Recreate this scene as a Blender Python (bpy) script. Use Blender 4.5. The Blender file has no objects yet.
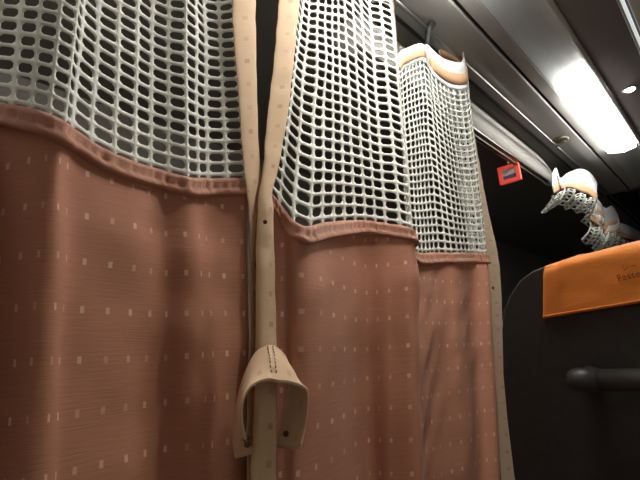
import bpy, bmesh, math, random
from mathutils import Vector, Matrix, noise
random.seed(4)
sc = bpy.context.scene
COL = sc.collection
H = 1.0                                   # eye height above the seat deck

# ------------------------------------------------------------------ camera
FPX = 490.0
Fv = Vector((441, -92, -FPX)).normalized()
Uv = Vector((-151, 1886, -FPX)); Uv = (Uv - Fv * Uv.dot(Fv)).normalized()
Lv = Uv.cross(Fv)
R = Matrix((Fv, Lv, Uv))                  # camera axes -> world (x bus front, y aisle, z up)
EYE = Vector((0, 0, H))
def ray(px, py): return R @ Vector((px - 320, 240 - py, -FPX))
def on_y(px, py, y): d = ray(px, py); return EYE + d * (y / d.y)
def on_plane(px, py, o, n): d = ray(px, py); return EYE + d * ((o - EYE).dot(n) / d.dot(n))
cam = bpy.data.objects.new('camera', bpy.data.cameras.new('camera'))
COL.objects.link(cam)
cam.matrix_world = Matrix.Translation(EYE) @ R.to_4x4()
cam.data.sensor_fit = 'HORIZONTAL'; cam.data.sensor_width = 36.0
cam.data.lens = FPX / 640 * 36.0
cam.data.clip_start = 0.02
sc.camera = cam

# ------------------------------------------------------------------ helpers
def link(name, me, mat=None, parent=None, smooth=True):
    o = bpy.data.objects.new(name, me); COL.objects.link(o)
    if mat: me.materials.append(mat)
    if smooth:
        for p in me.polygons: p.use_smooth = True
    if parent is not None:
        o.parent = parent
        o.matrix_parent_inverse = Matrix.Translation(-parent.location) if parent.type == 'EMPTY' else Matrix.Identity(4)
    return o
def obj(name, bm, mat=None, parent=None, smooth=False):
    me = bpy.data.meshes.new(name); bm.normal_update(); bm.to_mesh(me); bm.free()
    return link(name, me, mat, parent, smooth)
def empty(name, loc, label, cat, group=None):
    o = bpy.data.objects.new(name, None); COL.objects.link(o); o.location = loc
    o.empty_display_size = .05
    return tag(o, label, cat, group)
def tag(o, label, cat, group=None):
    o['label'] = label; o['category'] = cat
    if group: o['group'] = group
    return o
def struct(o): o['kind'] = 'structure'; return o
def box_bm(x0, x1, y0, y1, z0, z1, bev=0, seg=2, bm=None):
    bm = bm or bmesh.new()
    r = bmesh.ops.create_cube(bm, size=1)
    for v in r['verts']:
        v.co = Vector(((x0 + x1) / 2 + v.co.x * (x1 - x0), (y0 + y1) / 2 + v.co.y * (y1 - y0), (z0 + z1) / 2 + v.co.z * (z1 - z0)))
    if bev:
        es = list({e for v in r['verts'] for e in v.link_edges})
        bmesh.ops.bevel(bm, geom=es, offset=bev, segments=seg, affect='EDGES', profile=.5)
    return bm
def frame_bm2(x0, x1, y0, y1):
    z0, z1, w = ZC + .002, ZC + .014, .018
    bm = box_bm(x0, x1, y0, y0 + w, z0, z1); box_bm(x0, x1, y1 - w, y1, z0, z1, bm=bm)
    box_bm(x0, x0 + w, y0 + w, y1 - w, z0, z1, bm=bm); box_bm(x1 - w, x1, y0 + w, y1 - w, z0, z1, bm=bm); return bm
def tube_bm(pts, rad, n=14, bm=None, caps=True):
    bm = bm or bmesh.new(); rings = []
    for i, p in enumerate(pts):
        t = (pts[min(i + 1, len(pts) - 1)] - pts[max(i - 1, 0)]).normalized()
        a = t.cross(Vector((0, 0, 1)))
        if a.length < 1e-3: a = t.cross(Vector((1, 0, 0)))
        a.normalize(); b = t.cross(a)
        r = rad[i] if isinstance(rad, (list, tuple)) else rad
        rings.append([bm.verts.new(p + a * (r * math.cos(k * 2 * math.pi / n)) + b * (r * math.sin(k * 2 * math.pi / n))) for k in range(n)])
    for i in range(len(rings) - 1):
        for k in range(n):
            bm.faces.new((rings[i][k], rings[i][(k + 1) % n], rings[i + 1][(k + 1) % n], rings[i + 1][k]))
    if caps:
        bm.faces.new(rings[0][::-1]); bm.faces.new(rings[-1])
    return bm
def lathe_bm(c, axis, prof, n=28, bm=None):
    """prof: (radius, height along axis)"""
    bm = bm or bmesh.new(); axis = axis.normalized()
    a = axis.orthogonal().normalized(); b = axis.cross(a); rings = []
    for r, h in prof:
        if r < 1e-6: rings.append([bm.verts.new(c + axis * h)]); continue
        rings.append([bm.verts.new(c + axis * h + a * (r * math.cos(k * 2 * math.pi / n)) + b * (r * math.sin(k * 2 * math.pi / n))) for k in range(n)])
    for p, q in zip(rings, rings[1:]):
        for k in range(n):
            k2 = (k + 1) % n
            f = [p[k % len(p)], p[k2 % len(p)], q[k2 % len(q)], q[k % len(q)]]
            f = list(dict.fromkeys(f))
            if len(f) > 2: bm.faces.new(f)
    if len(rings[0]) > 1: bm.faces.new(rings[0][::-1])
    if len(rings[-1]) > 1: bm.faces.new(rings[-1])
    bmesh.ops.recalc_face_normals(bm, faces=bm.faces)
    return bm
def extrude_profile(prof, x0, x1, closed=True):
    """(y, z) polygon extruded along x"""
    bm = bmesh.new()
    a = [bm.verts.new((x0, y, z)) for y, z in prof]; b = [bm.verts.new((x1, y, z)) for y, z in prof]
    n = len(prof)
    for i in range(n if closed else n - 1):
        bm.faces.new((a[i], a[(i + 1) % n], b[(i + 1) % n], b[i]))
    if closed: bm.faces.new(a[::-1]); bm.faces.new(b)
    bmesh.ops.recalc_face_normals(bm, faces=bm.faces)
    return bm
def catmull(ps, t):
    n = len(ps); i = min(int(t), n - 2); f = t - i
    p1, p2 = ps[i], ps[i + 1]
    p0 = ps[i - 1] if i > 0 else p1 * 2 - p2
    p3 = ps[i + 2] if i + 2 < n else p2 * 2 - p1
    return .5 * ((2 * p1) + (p2 - p0) * f + (2 * p0 - 5 * p1 + 4 * p2 - p3) * f * f + (3 * p1 - p0 - 3 * p2 + p3) * f ** 3)

# ------------------------------------------------------------------ materials
def mat(name, base, rough=.6, metal=0., emis=None, estr=0., sheen=0., spec=.5, bump=None, vary=None):
    m = bpy.data.materials.new(name); m.use_nodes = True
    nt = m.node_tree; p = nt.nodes['Principled BSDF']
    p.inputs['Base Color'].default_value = (*base, 1); p.inputs['Roughness'].default_value = rough
    p.inputs['Metallic'].default_value = metal; p.inputs['Specular IOR Level'].default_value = spec
    if sheen: p.inputs['Sheen Weight'].default_value = sheen
    if emis:
        p.inputs['Emission Color'].default_value = (*emis, 1); p.inputs['Emission Strength'].default_value = estr
    tc = nt.nodes.new('ShaderNodeTexCoord')
    if vary:                                   # (scale, amount) mottled wear of the base colour
        nz = nt.nodes.new('ShaderNodeTexNoise'); nz.inputs['Scale'].default_value = vary[0]; nz.inputs['Detail'].default_value = 5
        nt.links.new(tc.outputs['Object'], nz.inputs['Vector'])
        mx = nt.nodes.new('ShaderNodeMix'); mx.data_type = 'RGBA'
        mx.inputs['A'].default_value = (*[c * (1 - vary[1]) for c in base], 1); mx.inputs['B'].default_value = (*[min(1, c * (1 + vary[1])) for c in base], 1)
        nt.links.new(nz.outputs['Fac'], mx.inputs['Factor']); nt.links.new(mx.outputs['Result'], p.inputs['Base Color'])
    if bump:
        nz = nt.nodes.new('ShaderNodeTexNoise'); nz.inputs['Scale'].default_value = bump[0]; nz.inputs['Detail'].default_value = 3
        nt.links.new(tc.outputs['Object'], nz.inputs['Vector'])
        b = nt.nodes.new('ShaderNodeBump'); b.inputs['Strength'].default_value = bump[1]; b.inputs['Distance'].default_value = .002
        nt.links.new(nz.outputs['Fac'], b.inputs['Height']); nt.links.new(b.outputs['Normal'], p.inputs['Normal'])
    return m

def woven(name, base, dot, pu, pv, du, dv, dot_mix=.8, streak=.1, ou=0., ov=0.):
    """woven cloth with a lattice of small square dots, laid out by the cloth's own UV in metres"""
    m = bpy.data.materials.new(name); m.use_nodes = True
    nt = m.node_tree; N = nt.nodes; K = nt.links; p = N['Principled BSDF']
    p.inputs['Roughness'].default_value = .75; p.inputs['Sheen Weight'].default_value = .06
    p.inputs['Specular IOR Level'].default_value = .25
    uv = N.new('ShaderNodeUVMap'); uv.uv_map = 'cloth'
    sx = N.new('ShaderNodeSeparateXYZ'); K.new(uv.outputs['UV'], sx.inputs[0])
    def mth(op, a, b=None):
        n = N.new('ShaderNodeMath'); n.operation = op
        for k, v in enumerate((a, b)):
            if v is None: continue
            if hasattr(v, 'is_output'): K.new(v, n.inputs[k])
            else: n.inputs[k].default_value = v
        return n.outputs[0]
    def cell(v, pitch, size, off):
        q = mth('DIVIDE', mth('ADD', v, off), pitch)
        fr = mth('ABSOLUTE', mth('SUBTRACT', mth('FRACT', q), .5))
        return mth('LESS_THAN', fr, size / pitch / 2), mth('FLOOR', q)
    a, ia = cell(sx.outputs[0], pu, du, ou); b, ib = cell(sx.outputs[1], pv, dv, ov)
    ins = mth('MULTIPLY', a, b)
    wn = N.new('ShaderNodeTexWhiteNoise'); wn.noise_dimensions = '2D'
    cb = N.new('ShaderNodeCombineXYZ'); K.new(ia, cb.inputs[0]); K.new(ib, cb.inputs[1]); K.new(cb.outputs[0], wn.inputs['Vector'])
    amt = mth('MULTIPLY', ins, mth('ADD', mth('MULTIPLY', wn.outputs['Value'], dot_mix * .65), dot_mix * .35))
    # slubby horizontal yarns
    mp = N.new('ShaderNodeMapping'); mp.inputs['Scale'].default_value = (18, 700, 1); K.new(uv.outputs['UV'], mp.inputs[0])
    nz = N.new('ShaderNodeTexNoise'); nz.inputs['Scale'].default_value = 1; nz.inputs['Detail'].default_value = 3; K.new(mp.outputs[0], nz.inputs['Vector'])
    st = N.new('ShaderNodeMix'); st.data_type = 'RGBA'
    st.inputs['A'].default_value = (*[c * (1 - streak * 2) for c in base], 1); st.inputs['B'].default_value = (*[min(1, c * (1 + streak * 2)) for c in base], 1)
    K.new(nz.outputs['Fac'], st.inputs['Factor'])
    mx = N.new('ShaderNodeMix'); mx.data_type = 'RGBA'; K.new(amt, mx.inputs['Factor'])
    K.new(st.outputs['Result'], mx.inputs['A']); mx.inputs['B'].default_value = (*dot, 1)
    K.new(mx.outputs['Result'], p.inputs['Base Color'])
    bp = N.new('ShaderNodeBump'); bp.inputs['Strength'].default_value = .25; bp.inputs['Distance'].default_value = .001
    K.new(nz.outputs['Fac'], bp.inputs['Height']); K.new(bp.outputs['Normal'], p.inputs['Normal'])
    return m

M = dict(
    fabric=woven('terracotta dotted cloth', (.475, .217, .138), (.80, .55, .42), .031, .044, .0050, .0062, .85, .10, .01, .012),
    beige=woven('beige cloth with brown flecks', (.66, .475, .305), (.40, .20, .12), .018, .036, .0055, .0065, .6, .05),
    seam=mat('terracotta hem cloth', (.455, .208, .132), .8, sheen=.2, bump=(300, .3)),
    tan=mat('tan webbing', (.62, .36, .20), .8, bump=(250, .3)),
    white=mat('white curtain tape', (.80, .80, .82), .7, bump=(200, .15)),
    net=mat('white netting', (.78, .80, .74), .75, bump=(500, .2)),
    grey=mat('satin grey panel', (.46, .45, .43), .42, .35),
    strip=mat('satin pale grey panel', (.56, .58, .59), .36, .4),
    black=mat('dark rubber', (.018, .018, .018), .5),
    dark=mat('dark lining', (.17, .16, .145), .8, vary=(3, .15)),
    brown=mat('dark brown panel', (.19, .16, .155), .42, vary=(4, .2)),
    steel=mat('brushed steel', (.42, .41, .39), .3, 1.),
    pewter=mat('aged bracket metal', (.20, .17, .12), .38, .8),
    snap=mat('dull snap metal', (.10, .07, .05), .35, .9),
    lens=mat('lamp diffuser', (.9, .9, .9), .5, emis=(1., .99, .93), estr=7.5),
    spot=mat('spot lens', (.9, .9, .9), .4, emis=(1., .95, 1.), estr=14),
    fill=mat('added aisle fill diffuser', (.9, .9, .9), .5, emis=(1., .95, .86), estr=9.0),
    win=mat('window top light', (.9, .9, .9), .4, emis=(.93, 1., .98), estr=.22),
    pad=mat('pale vinyl padding', (.85, .82, .78), .55, bump=(120, .12)),
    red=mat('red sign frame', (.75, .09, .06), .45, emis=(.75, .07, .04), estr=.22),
    signw=mat('white sign face', (.75, .73, .75), .4),
    signb=mat('violet sign mark', (.20, .14, .28), .4),
    seat=mat('charcoal seat plush', (.031, .026, .023), .95, sheen=.12, bump=(700, .8), vary=(60, .35)),
    orange=mat('orange cover cloth', (.86, .26, .035), .75, sheen=.15, bump=(420, .22)),
    ink=mat('dark brown ink', (.30, .06, .012), .8),
    grip=mat('black grip plastic', (.030, .030, .029), .42),
    wall=mat('pale grey wall panel', (.55, .52, .48), .6, vary=(3, .06)),
    blind=mat('added pale bounce blind', (.62, .58, .5), .8, bump=(90, .2)),
    matt=mat('matt dark trim cloth', (.035, .034, .032), .95, spec=.1),
    carpet=mat('dark carpet', (.12, .10, .10), .95, bump=(300, .5)),
)

# ------------------------------------------------------------------ the coach interior
ZC = H + .848
def slab(name, x0, x1, y0, y1, z0, z1, m, bev=0): return struct(obj(name, box_bm(x0, x1, y0, y1, z0, z1, bev), M[m]))
slab('floor', -1.0, 6.0, -.62, 1.8, -.05, 0, 'carpet')
XA, XB = -1.0, 3.22
# ceiling panels from the aisle inwards, each a real profile running along the coach
slab('ceiling', -1.0, 6.0, .515, 1.8, ZC + .012, ZC + .05, 'dark')
slab('ceiling_front', 3.221, 6.0, -.62, .514, ZC + .012, ZC + .05, 'matt')
slab('ceiling_panel', XA, XB, .389, .512, ZC, ZC + .05, 'grey', .004)
slab('trim_1', XA, XB, .380, .3885, ZC + .010, ZC + .05, 'matt')
slab('trim_2', XA, XB, .339, .3795, ZC + .003, ZC + .05, 'grey', .004)
slab('trim_3', XA, XB, .512, .520, ZC - .003, ZC + .05, 'black')
# concave light trough
prof = []
for k in range(11):
    a = k / 10; y = .338 - a * .116
    prof.append((y, ZC + .004 + .016 * math.sin(a * math.pi)))
prof += [(.222, ZC + .06), (.338, ZC + .06)]
struct(obj('ceiling_trough', extrude_profile(prof, XA, XB), M['strip'], smooth=False))
# bead beside the trough
pb = [(.213 + .009 * math.cos(t * math.pi / 8), ZC + .003 - .009 * math.sin(t * math.pi / 8)) for t in range(9)]
struct(obj('trim_4', extrude_profile(pb + [(.204, ZC + .05), (.222, ZC + .05)], XA, XB), M['grey']))
slab('ceiling_service_panel', XA, XB, .087, .2035, ZC + .003, ZC + .05, 'brown', .003)
slab('trim_5', XA, XB, .080, .0865, ZC - .004, ZC + .05, 'grey', .002)
slab('ceiling_window_side', XA, XB, -.62, .066, ZC + .006, ZC + .05, 'wall', .003)
# walls
slab('wall_left', -1.0, 6.0, 1.40, 1.45, 0, ZC + .05, 'dark')
slab('wall_back', -1.05, -1.0, -.62, 1.85, 0, ZC + .05, 'wall')
slab('wall_front', 6.0, 6.05, -.62, 1.85, 0, ZC + .05, 'dark')
bm = box_bm(-1.0, 6.0, -.67, -.62, 0, .75)
box_bm(-1.0, 6.0, -.67, -.62, 1.55, ZC + .05, bm=bm)
for x in (-1.0, .45, 2.0, 3.6): box_bm(x, x + .12, -.67, -.62, .75, 1.55, bm=bm)
struct(obj('wall_right', bm, M['wall']))
for i, (x0, x1) in enumerate(((-.88, .45), (.57, 2.0), (2.12, 3.6))):  # unseen pale blinds, added to bounce lamp light onto ceiling and curtains
    w = struct(obj('window_%d' % (i + 1), box_bm(x0, x1, -.655, -.64, .75, 1.55), M['blind']))
# bulkhead that closes the row of seats ahead
slab('wall_bulkhead', 3.23, 3.30, -.62, .345, 0, ZC + .05, 'matt')
slab('trim_6', 3.19, 3.228, -.6, .40, ZC - .012, ZC - .001, 'black', .003)

# ------------------------------------------------------------------ lamps in the ceiling
lamp = empty('ceiling_light', (2.05, .28, ZC), 'long bright white fluorescent lamp panel set in the ceiling trough', 'light')
bm = bmesh.new()
pr = [(.337, ZC + .010), (.334, ZC - .016), (.276, ZC - .027), (.229, ZC - .016), (.224, ZC + .010)]
rows = [[bm.verts.new((x0 + sk * (.33 - y) , y, z)) for y, z in pr] for x0, sk in ((1.79, -1.5), (2.44, .2))]
for k in range(4): bm.faces.new((rows[0][k], rows[0][k + 1], rows[1][k + 1], rows[1][k]))
bm.faces.new(rows[0]); bm.faces.new(rows[1][::-1])
bmesh.ops.recalc_face_normals(bm, faces=bm.faces)
obj('diffuser', bm, M['lens'], lamp)
obj('end_cap', box_bm(2.47, 2.50, .226, .328, ZC - .004, ZC + .008, .003), M['strip'], lamp)

def downlight(x, y, label, energy):
    o = empty('reading_light', (x, y, ZC + .003), label, 'light', 'round reading lights in the ceiling panel')
    c = Vector((x, y, ZC + .003)); dn = Vector((0, 0, -1))
    obj('bezel', lathe_bm(c, dn, [(.024, 0), (.024, .003), (.020, .005), (.017, .002)]), M['brown'], o, True)
    obj('bulb_lens', lathe_bm(c, dn, [(.0155, .002), (.0155, .004), (.010, .008), (0, .0095)]), M['spot'], o, True)
    return o
downlight(1.895, .152, 'small round reading light glowing in the dark panel beside the lamp', 0)
def spot(name, loc, target, energy, size, blend, col, rad):
    l = bpy.data.lights.new(name, 'SPOT'); l.energy = energy; l.spot_size = math.radians(size); l.spot_blend = blend
    l.color = col; l.shadow_soft_size = rad
    o = bpy.data.objects.new(name, l); COL.objects.link(o); o.location = loc
    o.rotation_euler = (Vector(target) - Vector(loc)).to_track_quat('-Z', 'Y').to_euler()
    return o
# the passenger's own reading light overhead (the twin of the one in view)
downlight(.62, .152, 'round reading light overhead, turned on the curtain', 0)
spot('reading_spot', (.62, .152, ZC - .012), (.52, .46, H + .40), 4.0, 120, .9, (1., .92, .84), .03)
# the ceiling lamp trough has a second tube behind the passenger's head
lamp2 = empty('ceiling_light', (.8, .28, ZC), 'second lamp panel in the same trough, further back overhead', 'light')
obj('diffuser', box_bm(.55, 1.03, .224, .330, ZC - .030, ZC + .008, .003), M['lens'], lamp2)
obj('end_cap', box_bm(1.032, 1.05, .226, .328, ZC - .004, ZC + .008, .003), M['strip'], lamp2)
# night light for the aisle, added unseen to brighten the walls behind the net
al = empty('ceiling_light', (-.1, .61, ZC + .012), 'added fill light panel over the aisle, hidden beyond the curtain', 'light')
obj('diffuser', box_bm(-.6, .3, .575, .645, ZC - .040, ZC + .02, .003), M['fill'], al)
obj('bezel', frame_bm2(-.62, .32, .557, .663), M['grey'], al)
# bright slit of light along the window side
slit = obj('window_side_light', box_bm(.9, 1.9, .0735, .0795, ZC - .001, ZC + .03, .002), M['win'])
tag(slit, 'thin bright line of light along the window side of the ceiling', 'light')

# ------------------------------------------------------------------ curtain rail
RY, RZ = .472, H + .80
rail = empty('curtain_rail', (1.0, RY, RZ), 'thin steel curtain rail running under the grey ceiling panel', 'rail')
obj('pole', tube_bm([Vector((x, RY, RZ + .028)) for x in (-.9, 1, 3, 5.6)], .0055, 12), M['steel'], rail, True)
def bracket(x):
    b = obj('bracket', lathe_bm(Vector((x, RY - .022, ZC)), Vector((0, 0, -1)), [(.034, 0), (.034, .006), (.028, .011), (.012, .013), (.010, .020), (0, .021)]), M['pewter'], rail, True)
    s = obj('screw', lathe_bm(Vector((x + .012, RY - .037, ZC - .0115)), Vector((0, 0, -1)), [(.005, 0), (.004, .0025), (0, .003)], 12), M['steel'], b, True)
    bm = tube_bm([Vector((x, RY - .022, ZC - .014)), Vector((x, RY - .010, ZC - .022)), Vector((x, RY, RZ + .028))], .0065, 10)
    obj('arm', bm, M['pewter'], b, True)
bracket(2.13); bracket(.10)
hk = obj('bracket', tube_bm([Vector((1.06, RY - .012, ZC)), Vector((1.055, RY, RZ + .03)), Vector((1.05, RY + .004, RZ + .005)), Vector((1.045, RY + .006, RZ - .03))], [.011, .010, .007, .004], 10), M['black'], rail, True)

# ------------------------------------------------------------------ curtains
HEAD_Z = H + .715                         # lower edge of the header where it lies above the frame
class Sheet:
    """cloth surface through stations of three points: header edge, seam, a point on the lower cloth"""
    def __init__(s, st, zbot):
        T, B, C = [], [], []
        for a, b, c in st:
            pb = on_y(*b); pa = on_y(*a); pc = on_y(*c)
            if a[1] < 28:                                        # header is above the frame: carry the line on up
                pa = pb + (pa - pb) * ((HEAD_Z - pb.z) / (pa.z - pb.z))
            pc = pb + (pc - pb) * ((zbot - pb.z) / (pc.z - pb.z))
            T.append(pa); B.append(pb); C.append(pc)
        n = 60 * (len(st) - 1)
        s.T = [catmull(T, i / 60) for i in range(n + 1)]
        s.B = [catmull(B, i / 60) for i in range(n + 1)]
        s.C = [catmull(C, i / 60) for i in range(n + 1)]
        s.arc = [0.]
        for i in range(n):
            s.arc.append(s.arc[-1] + .5 * (s.B[i + 1] - s.B[i]).length + .5 * (s.T[i + 1] - s.T[i]).length)
        s.len = s.arc[-1]; s.n = n
    def at(s, a):
        a = min(max(a, 0), s.len); lo, hi = 0, s.n
        while hi - lo > 1:
            m = (lo + hi) // 2
            if s.arc[m] <= a: lo = m
            else: hi = m
        f = (a - s.arc[lo]) / max(1e-9, s.arc[hi] - s.arc[lo])
        return lo, hi, f
    def col(s, a):
        lo, hi, f = s.at(a)
        g = lambda L: L[lo].lerp(L[hi], f)
        T, B, C = g(s.T), g(s.B), g(s.C)
        lo2 = max(0, lo - 3); hi2 = min(s.n, hi + 3)
        t = (s.B[hi2] - s.B[lo2]); t.z = 0; t.normalize()
        return T, B, C, Vector((t.y, -t.x, 0))
    def up(s, a, v):
        """v 0 at the seam .. 1 at the header edge, beyond 1 into the header"""
        T, B, C, n = s.col(a)
        if v <= 1:
            d = (B - C).normalized()
            p = B.lerp(T, v)
            return p + n * (.004 * noise.noise(Vector((a * 14, v * 5, 3.1))) * math.sin(math.pi * v))
        return T + Vector((0, 0, v - 1))
    def down(s, a, h):
        """h metres below the seam"""
        T, B, C, n = s.col(a)
        L = (C - B).length; p = B.lerp(C, h / L)
        w = .5 + .5 * noise.noise(Vector((a * 3, h * 3, 9)))
        d = .011 * noise.noise(Vector((a * 10, h * 4, 1.7))) + .0065 * noise.noise(Vector((a * 22 + h * 9, h * 16 - a * 5, 5.2))) * w
        d *= min(1, h / .08)
        return p + n * d

def net_part(sh, cols, rows, parent):
    bm = bmesh.new(); V = {}; n = len(cols) - 1
    def g(i, j):
        if (i, j) not in V: V[i, j] = bm.verts.new(sh.up(cols[i], j / rows))
        return V[i, j]
    hw, hh, c = .40, .365, .2
    def ip(i, j, u, v):
        q = lambda k, l: sh.up(cols[i + k], (j + l) / rows)
        return q(0, 0) * (1 - u) * (1 - v) + q(1, 0) * u * (1 - v) + q(0, 1) * (1 - u) * v + q(1, 1) * u * v
    for i in range(n):
        for j in range(rows):
            A, B, C, D = g(i, j), g(i + 1, j), g(i + 1, j + 1), g(i, j + 1)
            ring = []
            jx = random.uniform(-.03, .03); jy = random.uniform(-.03, .03)
            for u, v in ((-hw + c * .8, -hh), (hw - c * .8, -hh), (hw, -hh + c), (hw, hh - c), (hw - c * .8, hh), (-hw + c * .8, hh), (-hw, hh - c), (-hw, -hh + c)):
                ring.append(bm.verts.new(ip(i, j, .5 + u + jx, .5 + v + jy)))
            r = ring
            for f in ((A, B, r[1], r[0]), (B, r[2], r[1]), (B, C, r[3], r[2]), (C, r[4], r[3]), (C, D, r[5], r[4]), (D, r[6], r[5]), (D, A, r[7], r[6]), (A, r[0], r[7])):
                bm.faces.new(f)
    o = obj('net_panel', bm, M['net'], parent, True)
    m = o.modifiers.new('thickness', 'SOLIDIFY'); m.thickness = .0016; m.offset = 0
    return o

def grid_part(name, nu, nv, fn, uvfn, mat_, parent, thick=0., smooth=True):
    bm = bmesh.new(); uvl = bm.loops.layers.uv.new('cloth'); P = []
    for i in range(nu + 1):
        P.append([bm.verts.new(fn(i / nu, j / nv)) for j in range(nv + 1)])
    for i in range(nu):
        for j in range(nv):
            f = bm.faces.new((P[i][j], P[i + 1][j], P[i + 1][j + 1], P[i][j + 1]))
            for l, (u, v) in zip(f.loops, ((i, j), (i + 1, j), (i + 1, j + 1), (i, j + 1))):
                l[uvl].uv = uvfn(u / nu, v / nv)
    o = obj(name, bm, mat_, parent, smooth)
    if thick:
        m = o.modifiers.new('thickness', 'SOLIDIFY'); m.thickness = thick; m.offset = 0
    return o

def seam_part(sh, a0, a1, parent):
    """puckered hem band over the join of net and cloth"""
    n = int((a1 - a0) / .0025); bm = bmesh.new(); uvl = bm.loops.layers.uv.new('cloth'); rows = []
    prof = [(.010, .0010), (.0075, .004), (.003, .0052), (-.002, .0035), (-.007, .0062), (-.0115, .0085), (-.0142, .0068), (-.0145, .0005), (-.012, -.002)]
    for i in range(n + 1):
        a = a0 + (a1 - a0) * i / n; T, B, C, nn = sh.col(a); r = []
        pk = noise.noise(Vector((a * 130, 0, 2))) ; pk2 = noise.noise(Vector((a * 40, 7, 2)))
        for k, (z, d) in enumerate(prof):
            wob = .0042 * pk if k in (2, 3, 4) else (.002 * pk2 if k > 4 else .0006 * pk)
            zz = z + .0012 * pk2
            r.append(bm.verts.new(B + Vector((0, 0, zz)) + nn * (d + wob)))
        rows.append(r)
    for i in range(n):
        for k in range(len(prof) - 1):
            bm.faces.new((rows[i][k], rows[i + 1][k], rows[i + 1][k + 1], rows[i][k + 1]))
    return obj('seam_band', bm, M['seam'], parent, True)

def header_parts(sh, a0, a1, parent, h0=.013, h1=.046, h2=.082, hf=lambda a: 1.):
    nu = max(20, int((a1 - a0) / .006))
    A = lambda u: a0 + (a1 - a0) * u
    def mk(z0, z1, off):
        def fn(u, v):
            T, B, C, n = sh.col(A(u))
            return T + Vector((0, 0, (z0 + (z1 - z0) * v) * hf(A(u)))) + n * off
        return fn
    grid_part('net_selvage', nu, 1, mk(-.002, h0, 0), lambda u, v: (A(u), v * .01), M['white'], parent, .003)
    grid_part('header_tape', nu, 3, mk(h0 - .002, h2, 0), lambda u, v: (A(u), v * .06), M['white'], parent, .002)
    grid_part('header_band', nu, 2, mk(h0, h1, .0025), lambda u, v: (A(u), v * .03), M['tan'], parent, .002)
    return None
def lining_band(sh, a0, a1, parent, h0, h1):
    nu = max(20, int((a1 - a0) / .006)); A = lambda u: a0 + (a1 - a0) * u
    def fn(u, v):
        T, B, C, n = sh.col(A(u)); return T + Vector((0, 0, h0 + (h1 - h0) * v)) - n * .0025
    grid_part('header_band', nu, 2, fn, lambda u, v: (A(u), v * .03), M['tan'], parent, .002)

def cloth_part(sh, a0, a1, hlen, parent, ku=1.):
    nu = int((a1 - a0) / .005); nv = 130
    return grid_part('cloth_panel', nu, nv, lambda u, v: sh.down(a0 + (a1 - a0) * u, hlen * v), lambda u, v: (ku * (a0 + (a1 - a0) * u), sh.down(a0 + (a1 - a0) * u, hlen * v).z), M['fabric'], parent, .0012)

def vert_top(px, py):                      # where the upright through an image point crosses the top of the frame
    return (px + (169 - px) * py / (py + 1646.), 0.)
def st_vert(px, py, yt, yb, yc, dx=0, dc=0):
    t = vert_top(px, py); c = (px - (169 - px) * (480 - py) / (py + 1646.) + dc, 480)
    return ((t[0] + dx, 0, yt), (px, py, yb), (c[0], 480, yc))

def strip_part(name, table, m, parent, thick_of, nv=90, n=16, seed=0):
    """padded strip lofted through (left px, right px, image row, distance) stations"""
    bm = bmesh.new(); uvl = bm.loops.layers.uv.new('cloth'); rings = []; ct = []; wd = []
    L = [on_y(a, r, y) for a, b, r, y in table]; Rr = [on_y(b, r, y2) for (a, b, r, y), y2 in zip(table, [t[3] + .004 for t in table])]
    k = len(table) - 1; acc = 0; prev = None
    for i in range(nv + 1):
        t = i / nv * k
        l = catmull(L, t); r = catmull(Rr, t); th = thick_of(t / k)
        c = (l + r) / 2; w = (r - l) / 2; nn = Vector((w.y, -w.x, 0)).normalized()
        wob = .0018 * noise.noise(Vector((seed, c.z * 38, 0)))
        if prev is not None: acc += (c - prev).length
        prev = c; ct.append(acc); wd.append(w.length * 2)
        rings.append([bm.verts.new(c + w * math.cos(q * 2 * math.pi / n) + nn * (wob + th * (1 + .25 * noise.noise(Vector((seed + 5, c.z * 55, q * .3)))) * math.sin(q * 2 * math.pi / n))) for q in range(n)])
    for i in range(nv):
        for q in range(n):
            f = bm.faces.new((rings[i][q], rings[i][(q + 1) % n], rings[i + 1][(q + 1) % n], rings[i + 1][q]))
            for lp, (ii, qq) in zip(f.loops, ((i, q), (i, q + 1), (i + 1, q + 1), (i + 1, q))):
                lp[uvl].uv = (.009 + math.cos(qq * 2 * math.pi / n) * .012, ct[ii])
    bm.faces.new(rings[0]); bm.faces.new(rings[-1][::-1])
    bmesh.ops.recalc_face_normals(bm, faces=bm.faces)
    return obj(name, bm, M[m], parent, True)

ZB = H - .62
# ---- left curtain
left = empty('curtain', (.3, .45, ZB), 'terracotta dotted curtain with white net top, filling the left of the view', 'curtain', 'aisle curtains on the rail')
ls = [st_vert(-230, 108, .49, .49, .49), st_vert(-180, 108, .46, .46, .46), st_vert(-125, 108, .485, .485, .485), st_vert(-75, 108, .47, .47, .47), st_vert(-30, 109, .500, .505, .505), st_vert(4, 113, .480, .484, .486),
      st_vert(36, 120, .448, .446, .442, 1), st_vert(60, 129, .436, .434, .434, 8), st_vert(74, 139, .462, .450, .442, 6),
      st_vert(100, 156, .462, .456, .445, 2), st_vert(130, 169, .462, .460, .450), st_vert(160, 178, .470, .466, .468), st_vert(188, 185, .452, .454, .448),
      st_vert(212, 186, .470, .460, .428), ((233, 0, .447), (247, 185, .442), (249, 480, .43))]
LS = Sheet(ls, ZB)
def spread_cols(a0, a1, pitch):
    n = round((a1 - a0) / pitch); return [a0 + (a1 - a0) * i / n for i in range(n + 1)]
net_part(LS, spread_cols(0, LS.len, .0222), 32, left)
cloth_part(LS, 0, LS.len, .82, left, 1.4)
seam_part(LS, 0, LS.len + 0, left)
header_parts(LS, 0, LS.len, left)
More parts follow.
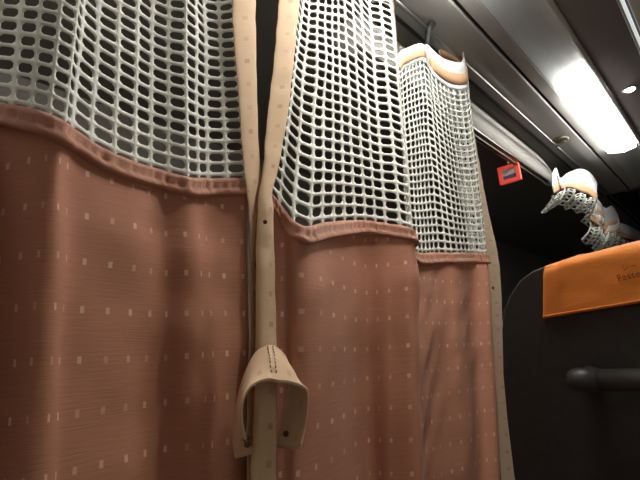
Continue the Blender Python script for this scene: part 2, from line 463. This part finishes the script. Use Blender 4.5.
strip_part('edge_border', [(232, 254, -140, .446), (232, 255, -40, .446), (233, 256, 30, .444), (238, 257, 90, .442), (242, 259, 150, .440), (246, 262, 186, .436), (249, 261, 215, .436), (250, 258, 270, .436), (249, 257, 340, .434), (247, 256, 420, .43), (247, 256, 520, .428), (247, 256, 640, .425)],
           'beige', left, lambda t: .0022, seed=1)
# ---- right curtain
right = empty('curtain', (.75, .45, ZB), 'terracotta dotted curtain with white net top, gathered in folds right of the gap', 'curtain', 'aisle curtains on the rail')
rs = [((298, 0, .450), (269, 197, .440), (266, 480, .436)),
      ((306, 0, .472), (283, 213, .428), (280, 480, .426)),
      ((313, 0, .458), (301, 233, .402), (299, 480, .410)),
      ((329, 0, .446), (327, 229, .424), (328, 480, .425)),
      ((347, 5, .432), (359, 226, .456), (366, 480, .468)),
      ((371, 9, .442), (388, 229, .430), (392, 480, .436)),
      ((393, 23, .420), (413, 235, .402), (424, 480, .398)),
      ((398, 70, .470), (408, 246, .465), (419, 480, .465)),
      ((405, 67, .474), (418, 257, .470), (428, 480, .468)),
      ((424, 60, .472), (440, 257, .476), (450, 480, .470)),
      ((434, 76, .452), (456, 257, .460), (467, 480, .462)),
      ((450, 88, .448), (472, 257, .462), (482, 480, .458)),
      ((467, 88, .440), (487, 258, .438), (498, 480, .438)),
      ((464, 70, .478), (480, 258, .474), (490, 480, .47)),
      ((441, 62, .505), (470, 258, .51), (482, 480, .50)),
      ((452, 64, .525), (478, 260, .52), (488, 480, .51)),
      ((468, 88, .505), (486, 262, .50), (497, 480, .495))]
RS = Sheet(rs, ZB)
e7 = RS.arc[6 * 60]
net_part(RS, spread_cols(0, e7, .0285) + spread_cols(e7, RS.len, .0218)[1:], 28, right)
cloth_part(RS, 0, RS.len, .82, right)
seam_part(RS, 0, RS.len, right)
def head_fold(a):
    q = [RS.arc[i * 60] for i in (6, 7, 9, 10)]
    if a < q[0] or a > q[3]: return 1.
    if q[1] <= a <= q[2]: return .56
    t = (a - q[0]) / (q[1] - q[0]) if a < q[1] else (q[3] - a) / (q[3] - q[2])
    return 1 - .44 * t * t * (3 - 2 * t)
header_parts(RS, 0, RS.len, right, hf=head_fold)
lining_band(RS, RS.arc[12 * 60], RS.len, right, .045, .080)
strip_part('edge_border', [(296, 322, -170, .452), (285, 308, -60, .450), (279, 300, 0, .448), (274, 294, 60, .444), (267, 287, 120, .440), (263, 278, 168, .434), (260, 271, 195, .428), (258, 272, 230, .424), (257, 274, 290, .42), (257, 275, 345, .415), (255, 275, 420, .410), (252, 275, 480, .408), (250, 275, 560, .405), (250, 275, 650, .403)],
           'beige', right, lambda t: .002 if t < .33 else .002 + .006 * min(1, (t - .33) / .15), nv=130, seed=2)
strip_part('edge_border', [(462, 467, 92, .515), (470, 477, 150, .51), (478, 487, 205, .505), (487, 499, 262, .50), (491, 503, 330, .497), (496, 509, 400, .495), (501, 516, 480, .492), (506, 524, 560, .49), (510, 530, 640, .49)],
           'beige', right, lambda t: .002, seed=3)
def snap(px, py, y, parent, axis=None, r=.004):
    return obj('snap_button', lathe_bm(on_y(px, py, y), axis or Vector((-.2, -1, 0)), [(r, -.0005), (r, .001), (r * .7, .0022), (r * .35, .0012), (0, .001)], 16), M['snap'], parent, True)
snap(493, 288, .492, right)
snap(265, 222, .413, right, None, .0026)

# ---- tieback strap, sewn by its middle to the right curtain's rolled edge
def C7(x, y): return (230 + x / 3.433, 330 + y / 3.433)
front = [(76, 424, .388), (46, 340, .384), (38, 262, .380), (66, 202, .376), (112, 179, .374), (152, 178, .372), (200, 183, .372), (240, 192, .374), (264, 222, .378), (262, 325, .384), (241, 410, .388)]
back = [(20, 442, .412), (12, 375, .412), (20, 285, .412), (42, 175, .412), (84, 84, .410), (132, 57, .402), (172, 68, .408), (196, 110, .414), (200, 190, .418), (180, 300, .420), (160, 402, .420)]
Fp = [on_y(*C7(x, y), d) for x, y, d in front]; Bp = [on_y(*C7(x, y), d) for x, y, d in back]
def strap_fn(u, v):
    t = u * 10; a = catmull(Bp, t); b = catmull(Fp, t); p = a.lerp(b, v)
    bul = math.sin(math.pi * v) * .003 + .0022 * noise.noise(Vector((u * 9, v * 2.5, 4)))
    p += Vector((0, -.002 * noise.noise(Vector((u * 7, v * 3, 8))), 0))
    return p + Vector((0, 0, bul * max(0, 1 - abs(t - 5) / 4)))
strap = grid_part('tieback_strap', 80, 14, strap_fn, lambda u, v: (u * .16, v * .045 + .02), M['beige'], right, .0022)
def strap_row(v):
    return [strap_fn(i / 90, v) + Vector((0, -.0004, .0006)) for i in range(1, 90)]
obj('strap_hem', tube_bm(strap_row(.965), .0016, 6), M['beige'], strap, True)
bm = bmesh.new()
for u in (.485, .525):
    for k in range(8):
        p0 = strap_fn(u, .08 + k * .1) + Vector((0, -.0012, .0018)); p1 = strap_fn(u, .13 + k * .1) + Vector((0, -.0012, .0018))
        tube_bm([p0, p1], .0007, 5, bm)
obj('stitching', bm, M['snap'], strap)
for x, y, d, ax in ((55, 372, .388, Vector((-1, -.5, .1))), (60, 392, .387, Vector((-1, -.5, .1))), (192, 356, .404, Vector((-1, -.35, .1)))):
    px, py = C7(x, y); snap(px, py, d, strap, ax, .0032)

# ---- gathered curtains further ahead on the rail
def gathered(label, top, bot, y_list, net_h, loc):
    o = empty('curtain', loc, label, 'curtain', 'aisle curtains on the rail')
    T = [on_y(x, y, d) for (x, y), d in zip(top, y_list)]; B = [on_y(x, y, d) for (x, y), d in zip(bot, y_list)]
    k = len(T) - 1
    def lerp_fn(v0, v1, off=0.):
        return lambda u, v: catmull(T, u * k).lerp(catmull(B, u * k), v0 + (v1 - v0) * v) + Vector((0, -off, 0))
    uvf = lambda u, v: (u * .4, v * .05)
    grid_part('header_tape', 60, 4, lerp_fn(0, .72), uvf, M['white'], o, .003)
    grid_part('header_band', 60, 3, lerp_fn(.6, .92, .003), uvf, M['tan'], o, .003)
    # short net skirt tucked back underneath
    n, rows = 34, 5; bm = bmesh.new()
    def q(i, j):
        p = catmull(B, i / n * k); s = j / rows
        return p + Vector((.004 * math.sin(i * 1.9 + j), .05 * s * s + .012 * math.sin(i * 1.3), -net_h * s + .006 * math.sin(i * 2.3)))
    for i in range(n):
        for j in range(rows):
            a, b, c, d = q(i, j), q(i + 1, j), q(i + 1, j + 1), q(i, j + 1); m = (a + b + c + d) / 4
            o4 = [bm.verts.new(p) for p in (a, b, c, d)]; i4 = [bm.verts.new(m + (p - m) * .62) for p in (a, b, c, d)]
            for w in range(4): bm.faces.new((o4[w], o4[(w + 1) % 4], i4[(w + 1) % 4], i4[w]))
    bmesh.ops.remove_doubles(bm, verts=bm.verts, dist=1e-5)
    nn = obj('net_panel', bm, M['net'], o); md = nn.modifiers.new('thickness', 'SOLIDIFY'); md.thickness = .003
    return o
gathered('gathered curtain header, white tape over tan, bunched on the rail beyond the bracket',
         [(552, 174), (556, 168), (560, 178), (568, 173), (580, 169), (590, 173), (597, 184), (590, 188), (602, 205)],
         [(553, 196), (560, 192), (562, 190), (570, 189), (580, 194), (588, 197), (596, 204), (592, 206), (604, 224)],
         [.47, .465, .455, .45, .445, .44, .435, .46, .455], .055, (2.5, .45, 1.3))
gathered('gathered grey curtain top drooping behind the bright bunch, furthest along the rail',
         [(588, 200), (598, 204), (606, 208), (612, 206), (618, 216), (617, 224), (606, 226), (624, 224), (650, 238)],
         [(590, 222), (600, 230), (606, 234), (612, 232), (620, 226), (617, 232), (604, 236), (628, 240), (652, 248)],
         [.47, .465, .46, .455, .45, .445, .46, .45, .45], .07, (3.0, .45, 1.3))

# ------------------------------------------------------------------ across the aisle
pad = empty('overhead_padding', (1.9, .63, H + .8), 'long pale padded bolster under the dark ceiling across the aisle', 'padding')
bm = bmesh.new(); rings = []
xs = [.9, 1.3, 1.7, 2.0, 2.2, 2.32, 2.42, 2.49, 2.53, 2.55]
for x in xs:
    s = 1 if x < 2.1 else math.sqrt(max(0, 1 - ((x - 2.1) / .452) ** 2.2))
    cy, cz = .62, H + .838 - .045 * (1 - s)
    rings.append([bm.verts.new((x, cy + .05 * math.cos(k * math.pi / 10) * (.3 + .7 * s), cz + .055 * s * math.sin(k * math.pi / 10))) for k in range(20)])
for a, b in zip(rings, rings[1:]):
    for k in range(20): bm.faces.new((a[k], a[(k + 1) % 20], b[(k + 1) % 20], b[k]))
bm.faces.new(rings[0]); bm.faces.new(rings[-1])
bmesh.ops.recalc_face_normals(bm, faces=bm.faces)
obj('padding', bm, M['pad'], pad, True)
obj('trim_bar', box_bm(.9, 2.40, .590, .606, H + .766, H + .776, .003), M['steel'], pad)
obj('trim_bar', box_bm(.9, 2.34, .598, .612, H + .748, H + .757, .003), M['pewter'], pad)

sign = empty('sign', (2.0, .66, H + .77), 'small red-framed sign glimpsed in the dark beneath the pale bolster', 'sign')
SO = Vector((2.0, 0, 0)); SN = Vector((1, 0, 0))
sa, sb, scn = on_plane(500, 184.5, SO, SN), on_plane(521, 180, SO, SN), on_plane(498, 168, SO, SN)
SY0, SY1, SZ0, SZ1 = sb.y, sa.y, sa.z, scn.z
def sign_frame(y0, y1, z0, z1, w):
    bm = box_bm(2.0, 2.02, y0, y1, z0, z0 + w); box_bm(2.0, 2.02, y0, y1, z1 - w, z1, bm=bm)
    box_bm(2.0, 2.02, y0, y0 + w, z0 + w, z1 - w, bm=bm); box_bm(2.0, 2.02, y1 - w, y1, z0 + w, z1 - w, bm=bm); return bm
sw = .013
obj('frame', sign_frame(SY0, SY1, SZ0, SZ1, sw), M['red'], sign)
obj('face', box_bm(2.006, 2.018, SY0 + sw, SY1 - sw, SZ0 + sw, SZ1 - sw), M['signw'], sign)
zm = (SZ0 + SZ1) / 2
obj('mark', box_bm(2.004, 2.0058, SY0 + sw + .004, SY1 - sw - .004, SZ0 + sw, SZ0 + sw + .018), M['signb'], sign)
obj('hanger', tube_bm([Vector((2.01, (SY0 + SY1) / 2, SZ1 - .002)), Vector((2.01, (SY0 + SY1) / 2, H + .786))], .006, 10), M['pewter'], sign, True)

# ------------------------------------------------------------------ the seat ahead
def seat(label, origin, yaw, lean, w, with_cover):
    o = empty('coach_seat', (origin.x + .25, origin.y - w / 2, 0), label, 'seat')
    e1 = Vector((-math.sin(yaw), -math.cos(yaw), 0)); e2 = Vector((-math.sin(lean) * math.cos(yaw), math.sin(lean) * math.sin(yaw), math.cos(lean))).normalized()
    nb = e1.cross(e2)
    if nb.x > 0: nb = -nb                   # towards the passenger behind
    P = lambda a, b, d=0.: origin + e1 * a + e2 * b + nb * d
    return o, P, e1, e2, nb
YAW = math.radians(4); LEAN = math.radians(12)
ORG = on_y(500, 330, .37)
fs, P, e1, e2, nb = seat('charcoal coach seat ahead with orange headrest cover and black grab handle', ORG, YAW, LEAN, .47, True)
def ab(px, py):
    p = on_plane(px, py, ORG, nb) - ORG; return p.dot(e1), p.dot(e2)
W = .50
outline = [ab(*p) for p in ((512, 478), (505, 420), (501, 375), (500, 330), (502, 312), (508, 296), (518, 281), (530, 272), (543, 267))]
top = max(b for a, b in outline)
a9, b9 = ab(560, 264); a10, b10 = ab(640, 246)
lo = [(outline[0][0] + .01, -.55), (outline[0][0], -.3)] + outline + [(a9, b9)]
hi = b10
left_side = lo
right_side = [(W - a, b) for a, b in reversed(lo)]
poly = left_side + [(W * .35, hi - .001), (W * .5, hi), (W * .65, hi - .001)] + right_side
bm = bmesh.new()
TH = .11
layers = []
ca, cb = W / 2, -.05
for d, s in ((-.0, .955), (.0, .975), (-.006, .99), (-.018, 1.0), (-TH + .02, 1.0), (-TH + .006, .985), (-TH, .95)):
    layers.append([bm.verts.new(P(ca + (a - ca) * (1 - (1 - s) * .8), cb + (b - cb) * (1 - (1 - s) * .5), d)) for a, b in poly])
layers = layers[1:]
for A, B in zip(layers, layers[1:]):
    for i in range(len(poly)):
        j = (i + 1) % len(poly); bm.faces.new((A[i], A[j], B[j], B[i]))
bm.faces.new(layers[0]); bm.faces.new(layers[-1][::-1])
bmesh.ops.recalc_face_normals(bm, faces=bm.faces)
obj('backrest', bm, M['seat'], fs, False)
# orange cover folded over the top of the backrest
c0 = ab(544, 318); c1 = ab(640, 302.5); ct = ab(543, 269)
slope = (c1[1] - c0[1]) / (c1[0] - c0[0])
CL, CR = c0[0], W - c0[0]
def ctop(a):
    a = min(a, W - a)
    pts = [(ct[0], ct[1]), (ct[0] + .012, ct[1] + .004), (a9, b9), ((a9 + a10) / 2, (b9 + hi) / 2 + .001), (W * .5, hi + .001)]
    for (x0, y0), (x1, y1) in zip(pts, pts[1:]):
        if a <= x1: return y0 + (y1 - y0) * max(0, (a - x0) / (x1 - x0))
    return hi
def cov(u, v):
    a = CL + (CR - CL) * u
    tp = ctop(a) + .003; bt = c0[1] + slope * (a - CL)
    spread = (ct[0] + .003 - CL) * (1 - 2 * u)
    h = tp - bt; tot = h + TH + .11; s = v * tot
    wv = .0014 * noise.noise(Vector((a * 40, v * 12, 0))) + .001 * math.sin(a * 30)
    a += spread * min(1, s / h)
    if s < h - .012: return P(a, bt + s, .004 + wv)
    if s < h + .012:
        t = (s - h + .012) / .024 * math.pi / 2
        return P(a, tp - .012 + .012 * math.sin(t), -.008 + .012 * math.cos(t))
    if s < h + TH: return P(a, tp, -.008 - (s - h - .012) * (TH - .004) / (TH - .012))
    return P(a, tp - (s - h - TH), -TH - .005)
cover = grid_part('headrest_cover', 60, 44, cov, lambda u, v: (u, v), M['orange'], fs, .002)
obj('cover_hem', tube_bm([cov(i / 60, .012) + nb * .0012 for i in range(61)], .0016, 6), M['orange'], cover, True)
# printed lettering
def lettering(txt, px, py, px2, size):
    p = on_plane(px, py, ORG + nb * .0075, nb); p2 = on_plane(px2[0], px2[1], ORG + nb * .0075, nb)
    ex = (p2 - p).normalized(); ey = nb.cross(ex).normalized()
    c = bpy.data.curves.new('lettering', 'FONT'); c.body = txt; c.size = size; c.extrude = .0002; c.space_character = 1.08
    t = bpy.data.objects.new('lettering', c); COL.objects.link(t)
    dg = bpy.context.evaluated_depsgraph_get(); me = bpy.data.meshes.new_from_object(t.evaluated_get(dg))
    bpy.data.objects.remove(t)
    me.transform(Matrix((( *ex,), (*ey,), (*nb,))).transposed().to_4x4()); me.transform(Matrix.Translation(p))
    me.materials.clear()
    return link('lettering', me, M['ink'], cover, False)
lettering('Fasten', 618, 281.5, (640, 276.5), .0150)
lettering('シー', 622, 271, (640, 267), .0115)
# grab handle
h0 = ab(572, 374); h1 = ab(640, 376)
hy = (h0[1] + h1[1]) / 2
sl = (h1[1] - h0[1]) / (h1[0] - h0[0])
hp = lambda a, d: P(a, h0[1] + sl * (a - h0[0]) * .6, d)
def capsule(a0, a1, r, d, round0=True, round1=True):
    pts, rad = [], []
    if round0:
        for k in range(6):
            t = k / 6 * math.pi / 2; pts.append(hp(a0 + r * 1.1 * (1 - math.cos(t)) , d)); rad.append(max(.001, r * math.sin(t)))
    pts += [hp(a0 + (r * 1.1 if round0 else 0), d), hp(a1 - (r * 1.1 if round1 else 0), d)]; rad += [r, r]
    if round1:
        for k in range(5, -1, -1):
            t = k / 6 * math.pi / 2; pts.append(hp(a1 - r * 1.1 * (1 - math.cos(t)), d)); rad.append(max(.001, r * math.sin(t)))
    return tube_bm(pts, rad, 20)
ax0 = h0[0]
ec = ab(602, 374)[0]
gh = obj('grab_handle', capsule(ec, W - ec, .0175, .034, False, False), M['grip'], fs, True)
for A0, A1, r0, r1 in ((ax0, ec + .004, True, False), (W - ec - .004, W - ax0, False, True)):
    obj('end_cap', capsule(A0, A1, .0195, .034, r0, r1), M['grip'], gh, True)
for a in (ax0 + .03, W - ax0 - .03):
    obj('mount', tube_bm([hp(a, .034), hp(a, -.01)], .014, 14), M['grip'], gh, True)
def seat_base(o, x, y0, y1):
    obj('seat_cushion', box_bm(x + .02, x + .50, y0, y1, .30, .44, .03, 3), M['seat'], o)
    obj('pedestal', box_bm(x + .10, x + .42, y0 + .06, y1 - .06, 0, .30, .01), M['grip'], o)
    obj('armrest', box_bm(x + .05, x + .42, y0 - .05, y0 - .005, .56, .61, .012), M['grip'], o)
seat_base(fs, ORG.x + .12, ORG.y - W + .02, ORG.y - .02)

# ------------------------------------------------------------------ light level
w = bpy.data.worlds.new('world'); sc.world = w; w.use_nodes = True
w.node_tree.nodes['Background'].inputs[0].default_value = (.05, .05, .055, 1)
w.node_tree.nodes['Background'].inputs[1].default_value = .5
sc.view_settings.view_transform = 'Standard'; sc.view_settings.look = 'None'
sc.view_settings.exposure = 1.4; sc.view_settings.gamma = 1; sc.view_settings.use_curve_mapping = False
